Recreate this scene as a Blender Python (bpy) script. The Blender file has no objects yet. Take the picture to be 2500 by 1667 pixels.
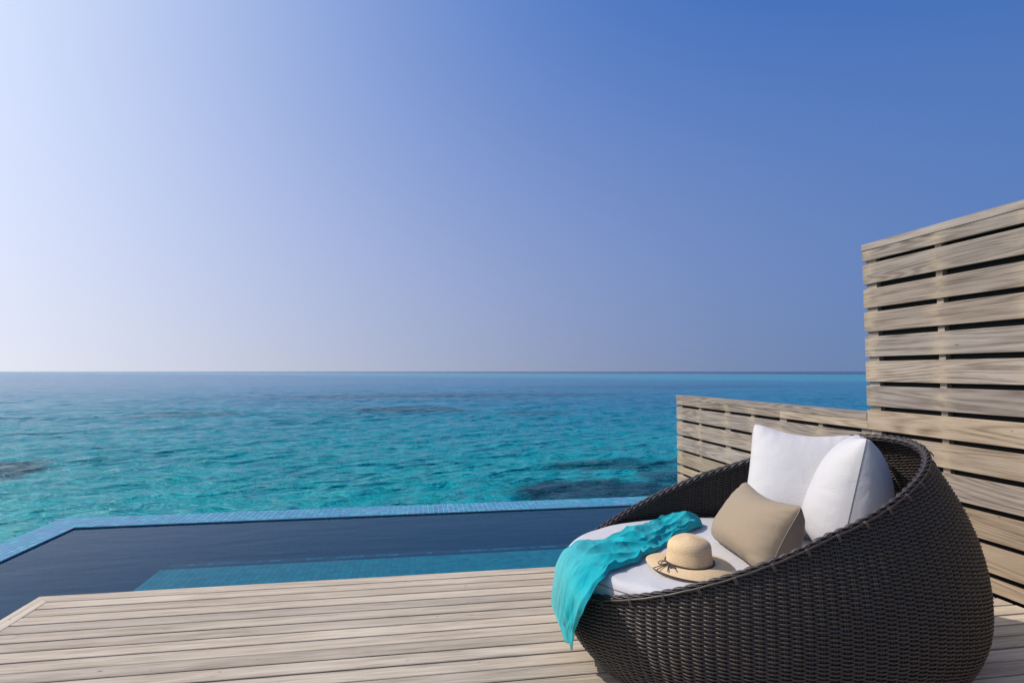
import bpy, math, random
import numpy as np
from mathutils import Vector, noise as mnoise
R = math.radians
rng = np.random.RandomState(7)
random.seed(7)
S = bpy.context.scene
COL = S.collection

# ------------------------------------------------------------------ camera
cam = bpy.data.cameras.new('camera'); co = bpy.data.objects.new('camera', cam); COL.objects.link(co)
cam.sensor_width = 36.0; cam.lens = 20.0; cam.clip_start = 0.05; cam.clip_end = 20000
co.location = (0, 0, 1.36)
co.rotation_euler = (R(90 + 2.988), 0, R(-9.45))
S.camera = co

# ------------------------------------------------------------------ world, sun, exposure
SUN_EL, SUN_AZ = 45.0, 168.0          # azimuth measured from +X towards +Y
w = bpy.data.worlds.new('World'); S.world = w; w.use_nodes = True
nt = w.node_tree; bg = nt.nodes['Background']
sky = nt.nodes.new('ShaderNodeTexSky'); sky.sky_type = 'NISHITA'; sky.sun_disc = False
sky.sun_elevation = R(SUN_EL); sky.sun_rotation = R(90 - SUN_AZ)
sky.altitude = 0; sky.air_density = 1.0; sky.dust_density = 0.6; sky.ozone_density = 3.0
geo = nt.nodes.new('ShaderNodeTexCoord')
def wn(typ, **a):
    o = nt.nodes.new('ShaderNode' + typ)
    for k, v in a.items(): setattr(o, k, v)
    return o
lift = wn('VectorMath', operation='MULTIPLY_ADD'); lift.inputs[1].default_value = (1, 1, .8); lift.inputs[2].default_value = (0, 0, .22)
nt.links.new(geo.outputs['Generated'], lift.inputs[0]); nt.links.new(lift.outputs[0], sky.inputs[0])
def wm(op, a, b=0.0):
    o = wn('Math', operation=op)
    for i, v in enumerate((a, b)):
        if isinstance(v, (int, float)): o.inputs[i].default_value = v
        else: nt.links.new(v, o.inputs[i])
    return o.outputs[0]
def wv(op, a, b):
    o = wn('VectorMath', operation=op)
    for i, v in enumerate((a, b)):
        if isinstance(v, tuple): o.inputs[i].default_value = v
        else: nt.links.new(v, o.inputs[i])
    return o
def wscale(c, f):
    o = wn('VectorMath', operation='SCALE'); o.inputs[0].default_value = c; nt.links.new(f, o.inputs['Scale']); return o.outputs[0]
# moisture haze round the sun and along the horizon, added to the clear Nishita sky
_az, _el = R(SUN_AZ), R(SUN_EL)
cosg = wv('DOT_PRODUCT', geo.outputs['Generated'], (math.cos(_az) * math.cos(_el), math.sin(_az) * math.cos(_el), math.sin(_el))).outputs['Value']
sx = wn('SeparateXYZ'); nt.links.new(geo.outputs['Generated'], sx.inputs[0])
elev = wm('MAXIMUM', sx.outputs[2], 0.0)
half = wm('MULTIPLY', wm('ADD', cosg, 1.0), .5)
G8 = wm('POWER', half, 8.0); G2 = wm('POWER', half, 2.0)
low = wm('SUBTRACT', 1.0, elev); H6 = wm('POWER', low, 6.0); H2 = wm('POWER', low, 2.0)
acc = wv('ADD', wscale((1.168, 1.097, .603), G8), (-.021, .047, .256)).outputs[0]
acc = wv('ADD', acc, wscale((-.069, -.125, -.25), H6)).outputs[0]
acc = wv('ADD', acc, wscale((1.189, .979, .554), wm('MULTIPLY', G2, H2))).outputs[0]
acc = wv('ADD', acc, wscale((-.219, -.166, .056), G2)).outputs[0]
half_sky = wv('MULTIPLY', sky.outputs[0], (.7, .7, .7)).outputs[0]
tot = wv('ADD', half_sky, wv('MULTIPLY', acc, (10, 10, 10)).outputs[0]).outputs[0]
tot = wv('MAXIMUM', tot, (0.2, 0.2, 0.2)).outputs[0]
nt.links.new(tot, bg.inputs[0])
bg.inputs[1].default_value = 0.10
sl = bpy.data.lights.new('sun', 'SUN'); so = bpy.data.objects.new('sun', sl); COL.objects.link(so)
sl.energy = 3.8; sl.angle = R(0.53); sl.color = (1.0, 0.95, 0.88)
sd = Vector((math.cos(R(SUN_AZ)) * math.cos(R(SUN_EL)), math.sin(R(SUN_AZ)) * math.cos(R(SUN_EL)), math.sin(R(SUN_EL))))
so.rotation_euler = sd.to_track_quat('Z', 'Y').to_euler()
S.view_settings.view_transform = 'Standard'; S.view_settings.look = 'None'
S.view_settings.gamma = 1.0; S.view_settings.use_curve_mapping = False
S.view_settings.exposure = 0.0

# ------------------------------------------------------------------ helpers
def tag(o, label=None, cat=None, group=None, kind=None):
    if label: o['label'] = label
    if cat: o['category'] = cat
    if group: o['group'] = group
    if kind: o['kind'] = kind
    return o
def empty(name, loc=(0, 0, 0), **k):
    o = bpy.data.objects.new(name, None); COL.objects.link(o); o.location = loc; o.empty_display_size = .1
    return tag(o, **k)
def link(name, me, mat, parent=None, smooth=True, **k):
    if mat is not None and not me.materials: me.materials.append(mat)
    me.polygons.foreach_set('use_smooth', [bool(smooth)] * len(me.polygons))
    o = bpy.data.objects.new(name, me); COL.objects.link(o)
    if parent is not None:
        o.parent = parent
        o.matrix_parent_inverse.identity()
        o.location = -Vector(parent.location) if parent.parent is None else (0, 0, 0)
    return tag(o, **k)
def mesh(name, V, Fc):
    me = bpy.data.meshes.new(name); V = np.asarray(V, dtype=np.float32).reshape(-1, 3)
    if isinstance(Fc, np.ndarray) and Fc.ndim == 2:
        n, k = Fc.shape
        me.vertices.add(len(V)); me.vertices.foreach_set('co', V.ravel())
        me.loops.add(n * k); me.loops.foreach_set('vertex_index', Fc.ravel().astype(np.int32))
        me.polygons.add(n); me.polygons.foreach_set('loop_start', np.arange(0, n * k, k, dtype=np.int32))
        me.update(calc_edges=True); me.validate()
    else:
        me.from_pydata([tuple(v) for v in V.tolist()], [], Fc); me.update()
    return me
def grid_faces(nu, nv, cu=False, cv=False):
    iu = np.arange(nu if cu else nu - 1); iv = np.arange(nv if cv else nv - 1)
    a, b = np.meshgrid(iu, iv, indexing='ij'); a2 = (a + 1) % nu; b2 = (b + 1) % nv
    return np.stack([a * nv + b, a2 * nv + b, a2 * nv + b2, a * nv + b2], -1).reshape(-1, 4)
def join(parts):
    Vs, Fs, n = [], [], 0
    for V, Fc in parts:
        V = np.asarray(V, float).reshape(-1, 3); Vs.append(V); Fs.append(np.asarray(Fc) + n); n += len(V)
    return np.concatenate(Vs), np.concatenate(Fs)
def tube(P, r, k=6, closed=False, rb=None, side=None):
    """sweep an ellipse (r along 'side', rb across) along the points P"""
    P = np.asarray(P, float); rb = r if rb is None else rb
    T = (np.roll(P, -1, 0) - np.roll(P, 1, 0)) if closed else np.gradient(P, axis=0)
    T /= np.linalg.norm(T, axis=1)[:, None] + 1e-12
    if side is None:
        up = np.array([0.13, 0.21, 0.97]); side = np.cross(T, up)
    side = side - (side * T).sum(1)[:, None] * T
    side = side / (np.linalg.norm(side, axis=1)[:, None] + 1e-12)
    oth = np.cross(T, side)
    a = np.linspace(0, 2 * np.pi, k, endpoint=False)
    rr = np.broadcast_to(np.asarray(r, float), (len(P),)); rbb = np.broadcast_to(np.asarray(rb, float), (len(P),))
    V = P[:, None] + side[:, None] * np.cos(a)[None, :, None] * rr[:, None, None] + oth[:, None] * np.sin(a)[None, :, None] * rbb[:, None, None]
    return V.reshape(-1, 3), grid_faces(len(P), k, closed, True)
def box_v(x0, x1, y0, y1, z0, z1):
    return [(x0, y0, z0), (x1, y0, z0), (x1, y1, z0), (x0, y1, z0), (x0, y0, z1), (x1, y0, z1), (x1, y1, z1), (x0, y1, z1)]
BOXF = [(0, 3, 2, 1), (4, 5, 6, 7), (0, 1, 5, 4), (1, 2, 6, 5), (2, 3, 7, 6), (3, 0, 4, 7)]
def box(name, x0, x1, y0, y1, z0, z1, mat, parent=None, **k):
    c = np.array([(x0 + x1) / 2, (y0 + y1) / 2, (z0 + z1) / 2])
    me = mesh(name, np.array(box_v(x0, x1, y0, y1, z0, z1)) - c, BOXF)
    o = link(name, me, mat, parent, smooth=False, **k)
    o.location = Vector(o.location) + Vector(c)
    return o
def bevelled_board(name, x0, x1, y0, y1, z0, z1, b, axis, mat, parent, seg=1, bow=0.0, cut0=0.0, cut1=0.0):
    """board with chamfered long edges; 'axis' is its length; ends may be cut on a mitre"""
    c = np.array([(x0 + x1) / 2, (y0 + y1) / 2, (z0 + z1) / 2]); h = np.array([(x1 - x0) / 2, (y1 - y0) / 2, (z1 - z0) / 2])
    L = h[axis]; o1, o2 = [(1, 2), (0, 2)][axis] if axis < 2 else (0, 1)
    A, B = h[o1], h[o2]
    prof = [(-A + b, -B), (A - b, -B), (A, -B + b), (A, B - b), (A - b, B), (-A + b, B), (-A, B - b), (-A, -B + b)]
    V = []
    n = seg + 1
    ph = rng.rand() * 6.28
    for i in range(n):
        s = -1 + 2 * i / seg
        for p, q in prof:
            v = np.zeros(3); v[axis] = s * L; v[o1] = p; v[o2] = q + bow * math.sin(ph + s * 3)
            if i == 0: v[axis] += cut0 * (p + A)
            if i == n - 1: v[axis] -= cut1 * (p + A)
            V.append(v)
    F = []
    for i in range(n - 1):
        for j in range(8):
            k = (j + 1) % 8
            F.append((i * 8 + j, i * 8 + k, (i + 1) * 8 + k, (i + 1) * 8 + j))
    F.append(tuple(range(7, -1, -1))); F.append(tuple((n - 1) * 8 + j for j in range(8)))
    me = mesh(name, V, F)
    import bmesh
    bm = bmesh.new(); bm.from_mesh(me); bmesh.ops.recalc_face_normals(bm, faces=bm.faces); bm.to_mesh(me); bm.free()
    o = link(name, me, mat, parent, smooth=False)
    o.location = Vector(o.location) + Vector(c)
    return o

# ------------------------------------------------------------------ node helpers
class N:
    def __init__(s, name):
        s.m = bpy.data.materials.new(name); s.m.use_nodes = True; s.t = s.m.node_tree
        s.b = s.t.nodes['Principled BSDF']; s.out = s.t.nodes['Material Output']
    def n(s, typ, ins=None, **a):
        o = s.t.nodes.new('ShaderNode' + typ)
        for k, v in a.items(): setattr(o, k, v)
        for k, v in (ins or {}).items():
            s.set(o.inputs[k], v)
        return o
    def set(s, sock, v):
        if isinstance(v, bpy.types.NodeSocket): s.t.links.new(v, sock)
        elif isinstance(v, bpy.types.Node): s.t.links.new(v.outputs[0], sock)
        else: sock.default_value = v
    def math(s, op, a, b=0.0, c=None, clamp=False):
        o = s.n('Math', operation=op, use_clamp=clamp); s.set(o.inputs[0], a); s.set(o.inputs[1], b)
        if c is not None: s.set(o.inputs[2], c)
        return o.outputs[0]
    def vm(s, op, a, b=(0, 0, 0)):
        o = s.n('VectorMath', operation=op); s.set(o.inputs[0], a); s.set(o.inputs[1], b); return o.outputs[0]
    def mix(s, f, a, b, mode='MIX'):
        o = s.n('Mix', data_type='RGBA', blend_type=mode); s.set(o.inputs[0], f)
        for i, v in ((6, a), (7, b)):
            s.set(o.inputs[i], (*v, 1) if isinstance(v, tuple) and len(v) == 3 else v)
        return o.outputs[2]
    def noise(s, vec, scale, detail=4, rough=.5, dist=0.0):
        o = s.n('TexNoise', {'Scale': scale, 'Detail': detail, 'Roughness': rough, 'Distortion': dist}); s.set(o.inputs['Vector'], vec); return o.outputs['Fac']
    def rmp(s, v, a, b, c=0.0, d=1.0, smooth=False):
        o = s.n('MapRange', interpolation_type='SMOOTHSTEP' if smooth else 'LINEAR')
        s.set(o.inputs[0], v); 
        for i, x in enumerate((a, b, c, d)): s.set(o.inputs[1 + i], x)
        return o.outputs[0]
    def ramp(s, v, stops, interp='LINEAR'):
        o = s.n('ValToRGB'); s.set(o.inputs[0], v); e = o.color_ramp; e.interpolation = interp
        while len(e.elements) < len(stops): e.elements.new(.5)
        for q, (p, c) in zip(e.elements, stops): q.position = p; q.color = (*c, 1)
        return o.outputs[0]
    def bump(s, h, strength=.3, dist=.01, normal=None):
        o = s.n('Bump', {'Strength': strength, 'Distance': dist}); s.set(o.inputs['Height'], h)
        if normal is not None: s.set(o.inputs['Normal'], normal)
        return o.outputs[0]
    def P(s, **k):
        for a, v in k.items():
            nm = {'color': 'Base Color', 'rough': 'Roughness', 'normal': 'Normal', 'spec': 'Specular IOR Level', 'ior': 'IOR'}.get(a, a)
            s.set(s.b.inputs[nm], (*v, 1) if isinstance(v, tuple) and len(v) == 3 else v)
        return s.m

def wood_material(name, axis, tones, stain=False, grain=1.0):
    m = N(name)
    tc = m.n('TexCoord').outputs['Object']; oi = m.n('ObjectInfo')
    off = m.n('CombineXYZ'); rnd = oi.outputs['Random']
    m.set(off.inputs[0], m.math('MULTIPLY', rnd, 37.0)); m.set(off.inputs[1], m.math('MULTIPLY', rnd, 91.0)); m.set(off.inputs[2], m.math('MULTIPLY', rnd, 53.0))
    v = m.vm('ADD', tc, off.outputs[0])
    def sc(a, b):
        t = [b, b, b]; t[axis] = a
        return m.vm('MULTIPLY', v, tuple(t))
    n0 = m.noise(sc(.28, 4.6), 1.0, 2, .5, .35)                 # slow field whose contour lines are the growth rings
    rings = m.math('SINE', m.math('MULTIPLY', n0, 130.0))
    rings = m.rmp(rings, -1, 1, 0, 1)
    fine = m.noise(sc(5.0, 190.0), 1.0, 3, .65)                # pores along the grain
    mid = m.noise(sc(1.6, 22.0), 1.0, 4, .6, .3)
    blot = m.noise(sc(1.5, 5.0), 1.0, 3, .55)
    g = m.math('ADD', m.math('MULTIPLY', rings, .22 * grain), m.math('ADD', m.math('MULTIPLY', fine, .42), m.math('MULTIPLY', mid, .45)))
    c = m.ramp(g, [(.28, tones[0]), (.5, tones[1]), (.75, tones[2])])
    c = m.mix(m.rmp(blot, .45, .68, 0, .75), c, m.mix(1.0, c, tones[3], 'MULTIPLY'))
    c = m.mix(m.rmp(rnd, 0, 1, 0, .55), c, m.mix(1.0, c, tones[4], 'MULTIPLY'))
    val = m.n('HueSaturation', {'Hue': .5, 'Saturation': 1.0}); m.set(val.inputs['Color'], c)
    m.set(val.inputs['Value'], m.rmp(m.math('FRACT', m.math('MULTIPLY', rnd, 7.31)), 0, 1, .80, 1.14))
    c = val.outputs[0]
    sp = m.noise(sc(16.0, 34.0), 1.0, 2, .5)                    # pin knots and specks
    c = m.mix(m.rmp(sp, .73, .80, 0, .75), c, (.10, .065, .04))
    crack = m.math('ABSOLUTE', m.math('SUBTRACT', m.noise(sc(.9, 26.0), 1.0, 3, .6, .2), .5))
    c = m.mix(m.math('MULTIPLY', m.rmp(crack, .0, .018, .55, 0), m.rmp(blot, .42, .6, 0, 1)), c, (.16, .115, .08))
    if stain:
        at = m.n('Attribute', attribute_name='stain').outputs['Fac']
        sn = m.noise(sc(7.0, 20.0), 1.0, 3, .6)
        f = m.math('MULTIPLY', at, m.rmp(sn, .35, .6, 0, 1), clamp=True)
        c = m.mix(m.math('MULTIPLY', f, .6), c, (.44, .34, .23))
    h = m.math('ADD', m.math('MULTIPLY', fine, .6), m.math('MULTIPLY', rings, .25))
    return m.P(color=c, rough=m.rmp(fine, .3, .7, .62, .82), normal=m.bump(h, .35, .0015), spec=.25)

deck_mat = wood_material('weathered_teak_deck', 0, [(.28, .212, .148), (.54, .45, .345), (.64, .552, .44), (.94, .93, .92), (1.0, .96, .90)], grain=.16)
slat_mat = wood_material('weathered_teak_slat', 1, [(.075, .056, .046), (.25, .207, .178), (.37, .322, .285), (.84, .88, .94), (1.0, .86, .70)], stain=True, grain=.85)
warm_slat_mat = wood_material('less_weathered_teak_slat', 1, [(.11, .078, .052), (.30, .235, .175), (.40, .33, .255), (.88, .88, .90), (1.0, .88, .72)], stain=True, grain=.85)
border_mat = wood_material('weathered_teak_border', 1, [(.28, .212, .148), (.54, .45, .345), (.64, .552, .44), (.94, .93, .92), (1.0, .96, .90)], grain=.16)
shade_wood = N('painted_shade_wood').P(color=(.012, .010, .009), rough=.9)  # near-black: shade of fence gaps and deck underside put into the colour

# ------------------------------------------------------------------ sea
def make_sea():
    m = N('lagoon_water')
    tc = m.n('TexCoord').outputs['Object']
    xyz = m.n('SeparateXYZ'); m.set(xyz.inputs[0], tc); X, Y = xyz.outputs[0], xyz.outputs[1]
    big = m.noise(m.vm('MULTIPLY', tc, (.012, .012, .012)), 1.0, 4, .55, .4)
    med = m.noise(m.vm('MULTIPLY', tc, (.11, .11, .11)), 1.0, 4, .6, .8)
    wob = m.noise(m.vm('MULTIPLY', tc, (.55, .55, .55)), 1.0, 4, .62, .6)
    # depth of the lagoon: distance out to the reef edge
    D = m.math('ADD', m.math('MULTIPLY', X, .805), m.math('MULTIPLY', Y, .593))
    D = m.math('ADD', D, m.math('MULTIPLY', m.math('SUBTRACT', big, .5), 60.0))
    E = m.math('ADD', m.math('MULTIPLY', X, .30), m.math('MULTIPLY', Y, .72))
    E = m.math('ADD', E, m.math('MULTIPLY', m.math('SUBTRACT', big, .5), 50.0))
    c = m.ramp(m.rmp(E, 0, 100, 0, 1), [(.0, (.007, .33, .345)), (.13, (.006, .28, .335)), (.24, (.005, .24, .325)), (.42, (.004, .185, .30)), (1.0, (.006, .165, .295))])
    c = m.mix(m.rmp(med, .42, .62, 0, .35), c, m.mix(1.0, c, (.8, .66, .80), 'MULTIPLY'))
    c = m.mix(m.rmp(D, 125, 230, 0, 1, True), c, m.mix(big, (.02, .22, .31), (.04, .28, .34)))
    c = m.mix(m.rmp(D, 540, 580, 0, 1, True), c, (.012, .035, .10))
    # coral heads seen through the water: (x, y, rx, ry, strength)
    for (cx, cy, rx, ry, st) in REEFS:
        dx = m.math('DIVIDE', m.math('SUBTRACT', X, cx), rx); dy = m.math('DIVIDE', m.math('SUBTRACT', Y, cy), ry)
        q = m.math('SQRT', m.math('ADD', m.math('MULTIPLY', dx, dx), m.math('MULTIPLY', dy, dy)))
        q = m.math('ADD', q, m.math('MULTIPLY', m.math('SUBTRACT', wob if rx < 6 else med, .5), 1.7))
        c = m.mix(m.rmp(q, 1.5, .75, 0, st, True), c, (.009, .045, .072))
    h1 = m.noise(m.vm('MULTIPLY', tc, (2.6, 8.0, 1)), 1.0, 5, .62, .1)
    h2 = m.noise(m.vm('MULTIPLY', tc, (.55, 1.7, 1)), 1.0, 5, .62, .2)
    h3 = m.noise(m.vm('MULTIPLY', tc, (.06, .16, 1)), 1.0, 4, .6, .3)
    n = m.bump(h1, 1.0, .11)
    n = m.bump(h2, 1.0, .5, n)
    n = m.bump(h3, 1.0, 1.6, n)
    m.P(color=c, rough=.15, normal=n, ior=1.33, spec=.30)
    return m.m
REEFS = [(4.75, 13.4, 2.0, 1.0, .93), (6.1, 16.8, 2.1, .9, .7), (6.9, 14.7, 1.3, .6, .8), (-1.0, 43.5, 4.0, 3.2, .65),
         (-15.0, 41.0, 3.6, 2.2, .4), (-12.1, 18.4, 1.3, 2.0, .8), (8.5, 68, 16, 5, .5), (-6, 66, 12, 4, .3), (7.5, 38, 2.2, 1.8, .4), (45, 100, 26, 10, .35)]
sea_mat = make_sea()
def sea_mesh():
    # fan of cells that widen with distance from the deck; heights are a sum of wind waves
    nr, na = 620, 560
    r = np.concatenate([np.geomspace(4.5, 170, nr - 30), np.geomspace(180, 9000, 30)])
    a = np.linspace(R(10), R(150), na)
    rr, aa = np.meshgrid(r, a, indexing='ij'); x = rr * np.cos(aa); y = rr * np.sin(aa); z = np.zeros_like(x)
    g = np.random.RandomState(3)
    fall = np.clip(1.25 - rr / 140, 0, 1)
    wd = R(285)
    dx = np.zeros_like(x); dy = np.zeros_like(x)
    for i in range(64):
        lam = .26 * (1.06 ** i) * (0.9 + .2 * g.rand()); k = 2 * np.pi / lam
        th = wd + g.randn() * .42
        amp = .0058 * lam ** .85 * (0.6 + .8 * g.rand())
        if lam > 1.4: amp *= (1.4 / lam) ** 1.0
        ph = g.rand() * 6.283
        ok = np.clip((lam / (rr * (R(140) / na) + 1e-6) - 2.2) / 2, 0, 1)
        t = k * (x * math.cos(th) + y * math.sin(th)) + ph
        if lam < 1.4: amp *= 1.45
        z += amp * np.sin(t) * fall * ok
        q = amp * .75 * fall * ok
        dx += q * math.cos(th) * np.cos(t); dy += q * math.sin(th) * np.cos(t)
    V = np.stack([x + dx, y + dy, z], -1)
    return mesh('sea', V.reshape(-1, 3), grid_faces(nr, na)[:, ::-1])
sea = link('sea', sea_mesh(), sea_mat, kind='structure', label='turquoise lagoon with dark coral patches reaching to the navy horizon')
sea.location = (0, 0, -1.5)
# the rest of the sea, around and behind the deck
bs = mesh('sea', [(-9000, -9000, 0), (9000, -9000, 0), (9000, 9000, 0), (-9000, 9000, 0)], [(0, 1, 2, 3)])
link('sea_bed', bs, N('pale_sea_bed').P(color=(.05, .25, .25), rough=.9), kind='structure').location = (0, 0, -3.2)

# ------------------------------------------------------------------ deck
DE, BW = 3.941, 0.1075         # deck edge at the pool; board pitch
deck = empty('deck', kind='structure', label='weathered pale teak deck of straight planks beside the pool')
for i in range(46):
    y1 = DE - i * BW - (0.002 if i else 0); g = random.choice([.009, .010, .011, .012, .012, .014, .019])
    y0 = DE - (i + 1) * BW + g
    xr = 3.452
    z = -random.choice([0, 0, .001, .002])
    if i == 0:
        bevelled_board('plank', -2.245, xr, y0, y1, -.03 + z, z, .003, 0, deck_mat, deck, seg=24, bow=.0006, cut0=0.0, cut1=0).name = 'plank'
    else:
        bevelled_board('plank', -2.141, xr, y0, y1, -.03 + z, z, .003, 0, deck_mat, deck, seg=24, bow=.0007)
p0 = [o for o in deck.children][0]
# mitre: shift end vertices of first plank by their distance from the outer edge
xs = min(v.co.x for v in p0.data.vertices); ys = max(v.co.y for v in p0.data.vertices)
for v in p0.data.vertices:
    if v.co.x < xs + 1e-4: v.co.x += (ys - v.co.y) * .98 + .001
bd = bevelled_board('border_plank', -2.245, -2.145, -1.0, DE, -.03, 0, .003, 1, border_mat, deck, seg=24, bow=.0005)
ym = max(v.co.y for v in bd.data.vertices); xm = min(v.co.x for v in bd.data.vertices)
for v in bd.data.vertices:
    if v.co.y > ym - 1e-4: v.co.y -= (v.co.x - xm) * 1.02 + .001
for k in range(9):
    x = -2.0 + k * .66
    box('joist', x, x + .06, -1.0, DE - .04, -.17, -.037, shade_wood, deck)
box('fascia', -2.225, 3.45, DE - .035, DE - .01, -.3, -.034, shade_wood, deck)
box('fascia', -2.225, -2.2, -1.0, DE - .036, -.3, -.034, shade_wood, deck)
box('under_deck', -2.2, 3.45, -1.0, DE - .04, -.20, -.18, shade_wood, deck)

# ------------------------------------------------------------------ slatted wall and low screen
FX = 3.475
def slat(y0, y1, z0, z1, parent, battens, name='slat', x0=FX, x1=FX + .022, mat=None):
    seg = max(8, int((y1 - y0) / .035)); b = .0015
    o = bevelled_board(name, x0, x1, y0, y1, z0, z1, b, 1, mat or slat_mat, parent, seg=seg, bow=0)
    at = o.data.attributes.new('stain', 'FLOAT', 'POINT'); c = (y0 + y1) / 2
    yy = np.array([v.co.y for v in o.data.vertices]) + c
    s = np.zeros(len(yy))
    for bb in battens:
        s = np.maximum(s, np.exp(-((yy - bb - rng.randn() * .01) / (.05 + .03 * rng.rand())) ** 2) * (.6 + .6 * rng.rand()))
    at.data.foreach_set('value', s.astype(np.float32))
    return o
LB = [(7.153, 7.25), (6.644, 6.704), (5.978, 6.085), (5.509, 5.569), (4.979, 5.083), (4.484, 4.539)]
HB = [(3.846, 3.944), (3.288, 3.337), (2.70, 2.75), (2.10, 2.15), (1.5, 1.55), (.9, .95), (.3, .35)]
lowb = [(a + b) / 2 for a, b in LB]; highb = [(a + b) / 2 for a, b in HB]
screen = empty('slatted_screen', (FX, 5.6, 0), label='low weathered wooden slat screen running out over the pool edge', cat='fence')
wall = empty('slatted_wall', (FX, 2.0, 0), label='tall weathered wooden slat wall at the right edge of the deck', cat='wall')
YE, YJ, YN = 7.285, 3.956, -.9
levels = [(.909, .979)] + [(.717, .877), (.518, .683), (.32, .485), (.128, .29), (.012, .095), (-.18, -.02), (-.37, -.21), (-.56, -.40), (-.75, -.59)]
slat(5.055, YE, .909, .979, screen, lowb); slat(YJ + .0015, 5.052, .909, .979, screen, lowb, mat=warm_slat_mat)
for i, (a, b) in enumerate(levels[1:]):
    slat(YJ + .0015, YE, a, b, screen, lowb, mat=warm_slat_mat if a < .3 else None)
hl = [(.909, 1.059), (1.092, 1.247), (1.28, 1.437), (1.473, 1.628), (1.667, 1.818), (1.853, 2.0), (2.04, 2.197), (2.223, 2.304)] + levels[1:6]
for a, b in hl:
    slat(YN, YJ, a, b, wall, highb, mat=warm_slat_mat if a in (.909, .717, .32, .128, .012) else None)
slat(YJ + .003, YE + .004, .981, 1.036, screen, [], 'cap_rail', FX - .004, FX + .155)
slat(YN, YJ + .003, 2.306, 2.358, wall, [], 'cap_rail', FX - .004, FX + .155)
for (a, b) in LB:
    box('batten', FX + .0225, FX + .062, a, b, -.8, .9795, slat_mat, screen)
for (a, b) in HB:
    box('batten', FX + .0225, FX + .062, a, b, -.1, 2.3045, slat_mat, wall)
box('post', FX + .0225, FX + .062, 3.950, 4.044, -.8, .9795, slat_mat, screen)
box('shade_backing', FX + .0625, FX + .13, YJ + .006, YE - .1, -.8, .9795, shade_wood, screen)  # added dark sheet standing in for the shaded inside of the fence
box('shade_backing', FX + .0625, FX + .13, YN, YJ - .012, -.2, 2.3045, shade_wood, wall)

# ------------------------------------------------------------------ pool
RZ, WZ = -.06, -.074
RY0, RY1, RX0, RX1 = 5.857, 6.215, -3.07, -3.36     # inner/outer rim lines: far side, left side
PR = FX - .006
def tile_material(name, tones, obj, rough=.32, sp=.4):
    m = N(name)
    if obj: f = m.n('ObjectInfo').outputs['Random']
    else: f = m.n('Attribute', attribute_name='pick').outputs['Fac']
    g = m.noise(m.n('TexCoord').outputs['Object'], 90.0, 2, .5)
    c = m.ramp(m.math('ADD', m.math('MULTIPLY', f, .85), m.math('MULTIPLY', g, .18)), tones, 'LINEAR')
    return m.P(color=c, rough=rough, normal=m.bump(g, .1, .001), spec=sp)
rim_t = [(0, (.012, .14, .23)), (.2, (.03, .23, .33)), (.4, (.045, .23, .38)), (.6, (.10, .21, .38)), (.75, (.02, .26, .33)), (.9, (.07, .34, .42)), (1, (.14, .26, .42))]
led_t = [(0, (.008, .27, .34)), (.3, (.015, .33, .40)), (.6, (.02, .36, .42)), (1, (.03, .44, .48))]
drk_t = [(0, (.004, .15, .24)), (.4, (.006, .19, .29)), (.7, (.008, .18, .30)), (1, (.01, .24, .34))]
rim_a, rim_b = tile_material('rim_tile', rim_t, True), tile_material('rim_tile_field', rim_t, False)
led_a, led_b = tile_material('ledge_tile', led_t, True), tile_material('ledge_tile_field', led_t, False)
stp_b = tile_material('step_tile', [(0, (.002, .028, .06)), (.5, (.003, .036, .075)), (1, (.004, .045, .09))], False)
drk_b = tile_material('deep_pool_tile', drk_t, False)
grout = N('pale_grout').P(color=(.74, .81, .85), rough=.7)
grout2 = N('blue_grout').P(color=(.16, .55, .62), rough=.8)
dgrout = N('dark_grout').P(color=(.006, .16, .25), rough=.8)
pool = empty('infinity_pool', kind='structure', label='infinity pool with blue mosaic overflow rim above the lagoon')
def tile_mesh(w_, h_, t=.004, b=.0005):
    x, y = w_ / 2, h_ / 2
    V = [(-x, -y, 0), (x, -y, 0), (x, y, 0), (-x, y, 0), (-x + b, -y + b, t), (x - b, -y + b, t), (x - b, y - b, t), (-x + b, y - b, t)]
    return V, [(4, 5, 6, 7), (0, 1, 5, 4), (1, 2, 6, 5), (2, 3, 7, 6), (3, 0, 4, 7)]
def tile_field(name, pts, w_, h_, zt, mat_o, mat_f, parent, n_obj, tilt=.010):
    """pts: tile centres; the n_obj nearest to the deck corner in view become objects, the rest one mesh"""
    pts = np.array(pts); order = np.arange(len(pts)) if name.startswith('ledge') else np.argsort(np.hypot(pts[:, 0], pts[:, 1]))
    V, F = tile_mesh(w_, h_); me = mesh('tile', V, F); me.materials.append(mat_o); me.polygons.foreach_set('use_smooth', [False] * 5)
    for i in order[:n_obj]:
        o = bpy.data.objects.new('tile', me); COL.objects.link(o); o.parent = parent
        o.location = Vector((pts[i, 0], pts[i, 1], zt)) - Vector(parent.location)
        o.rotation_euler = (rng.randn() * tilt, rng.randn() * tilt, rng.randn() * .004)
    rest = order[n_obj:]
    if len(rest):
        V = np.array(V); base = np.repeat(np.c_[pts[rest], np.full(len(rest), zt)][:, None], 8, 1)
        T = rng.randn(len(rest), 2) * tilt
        VV = base + V[None]; VV[:, :, 2] += V[None, :, 0] * T[:, :1] + V[None, :, 1] * T[:, 1:]
        FF = (np.array(F)[None] + (np.arange(len(rest)) * 8)[:, None, None]).reshape(-1, 4)
        me2 = mesh(name, VV.reshape(-1, 3), FF)
        at = me2.attributes.new('pick', 'FLOAT', 'POINT'); at.data.foreach_set('value', np.repeat(rng.rand(len(rest)), 8).astype(np.float32))
        link(name, me2, mat_f, parent, smooth=False, kind='stuff')
TP = .0515
nrow = 7
pts = []
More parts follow.
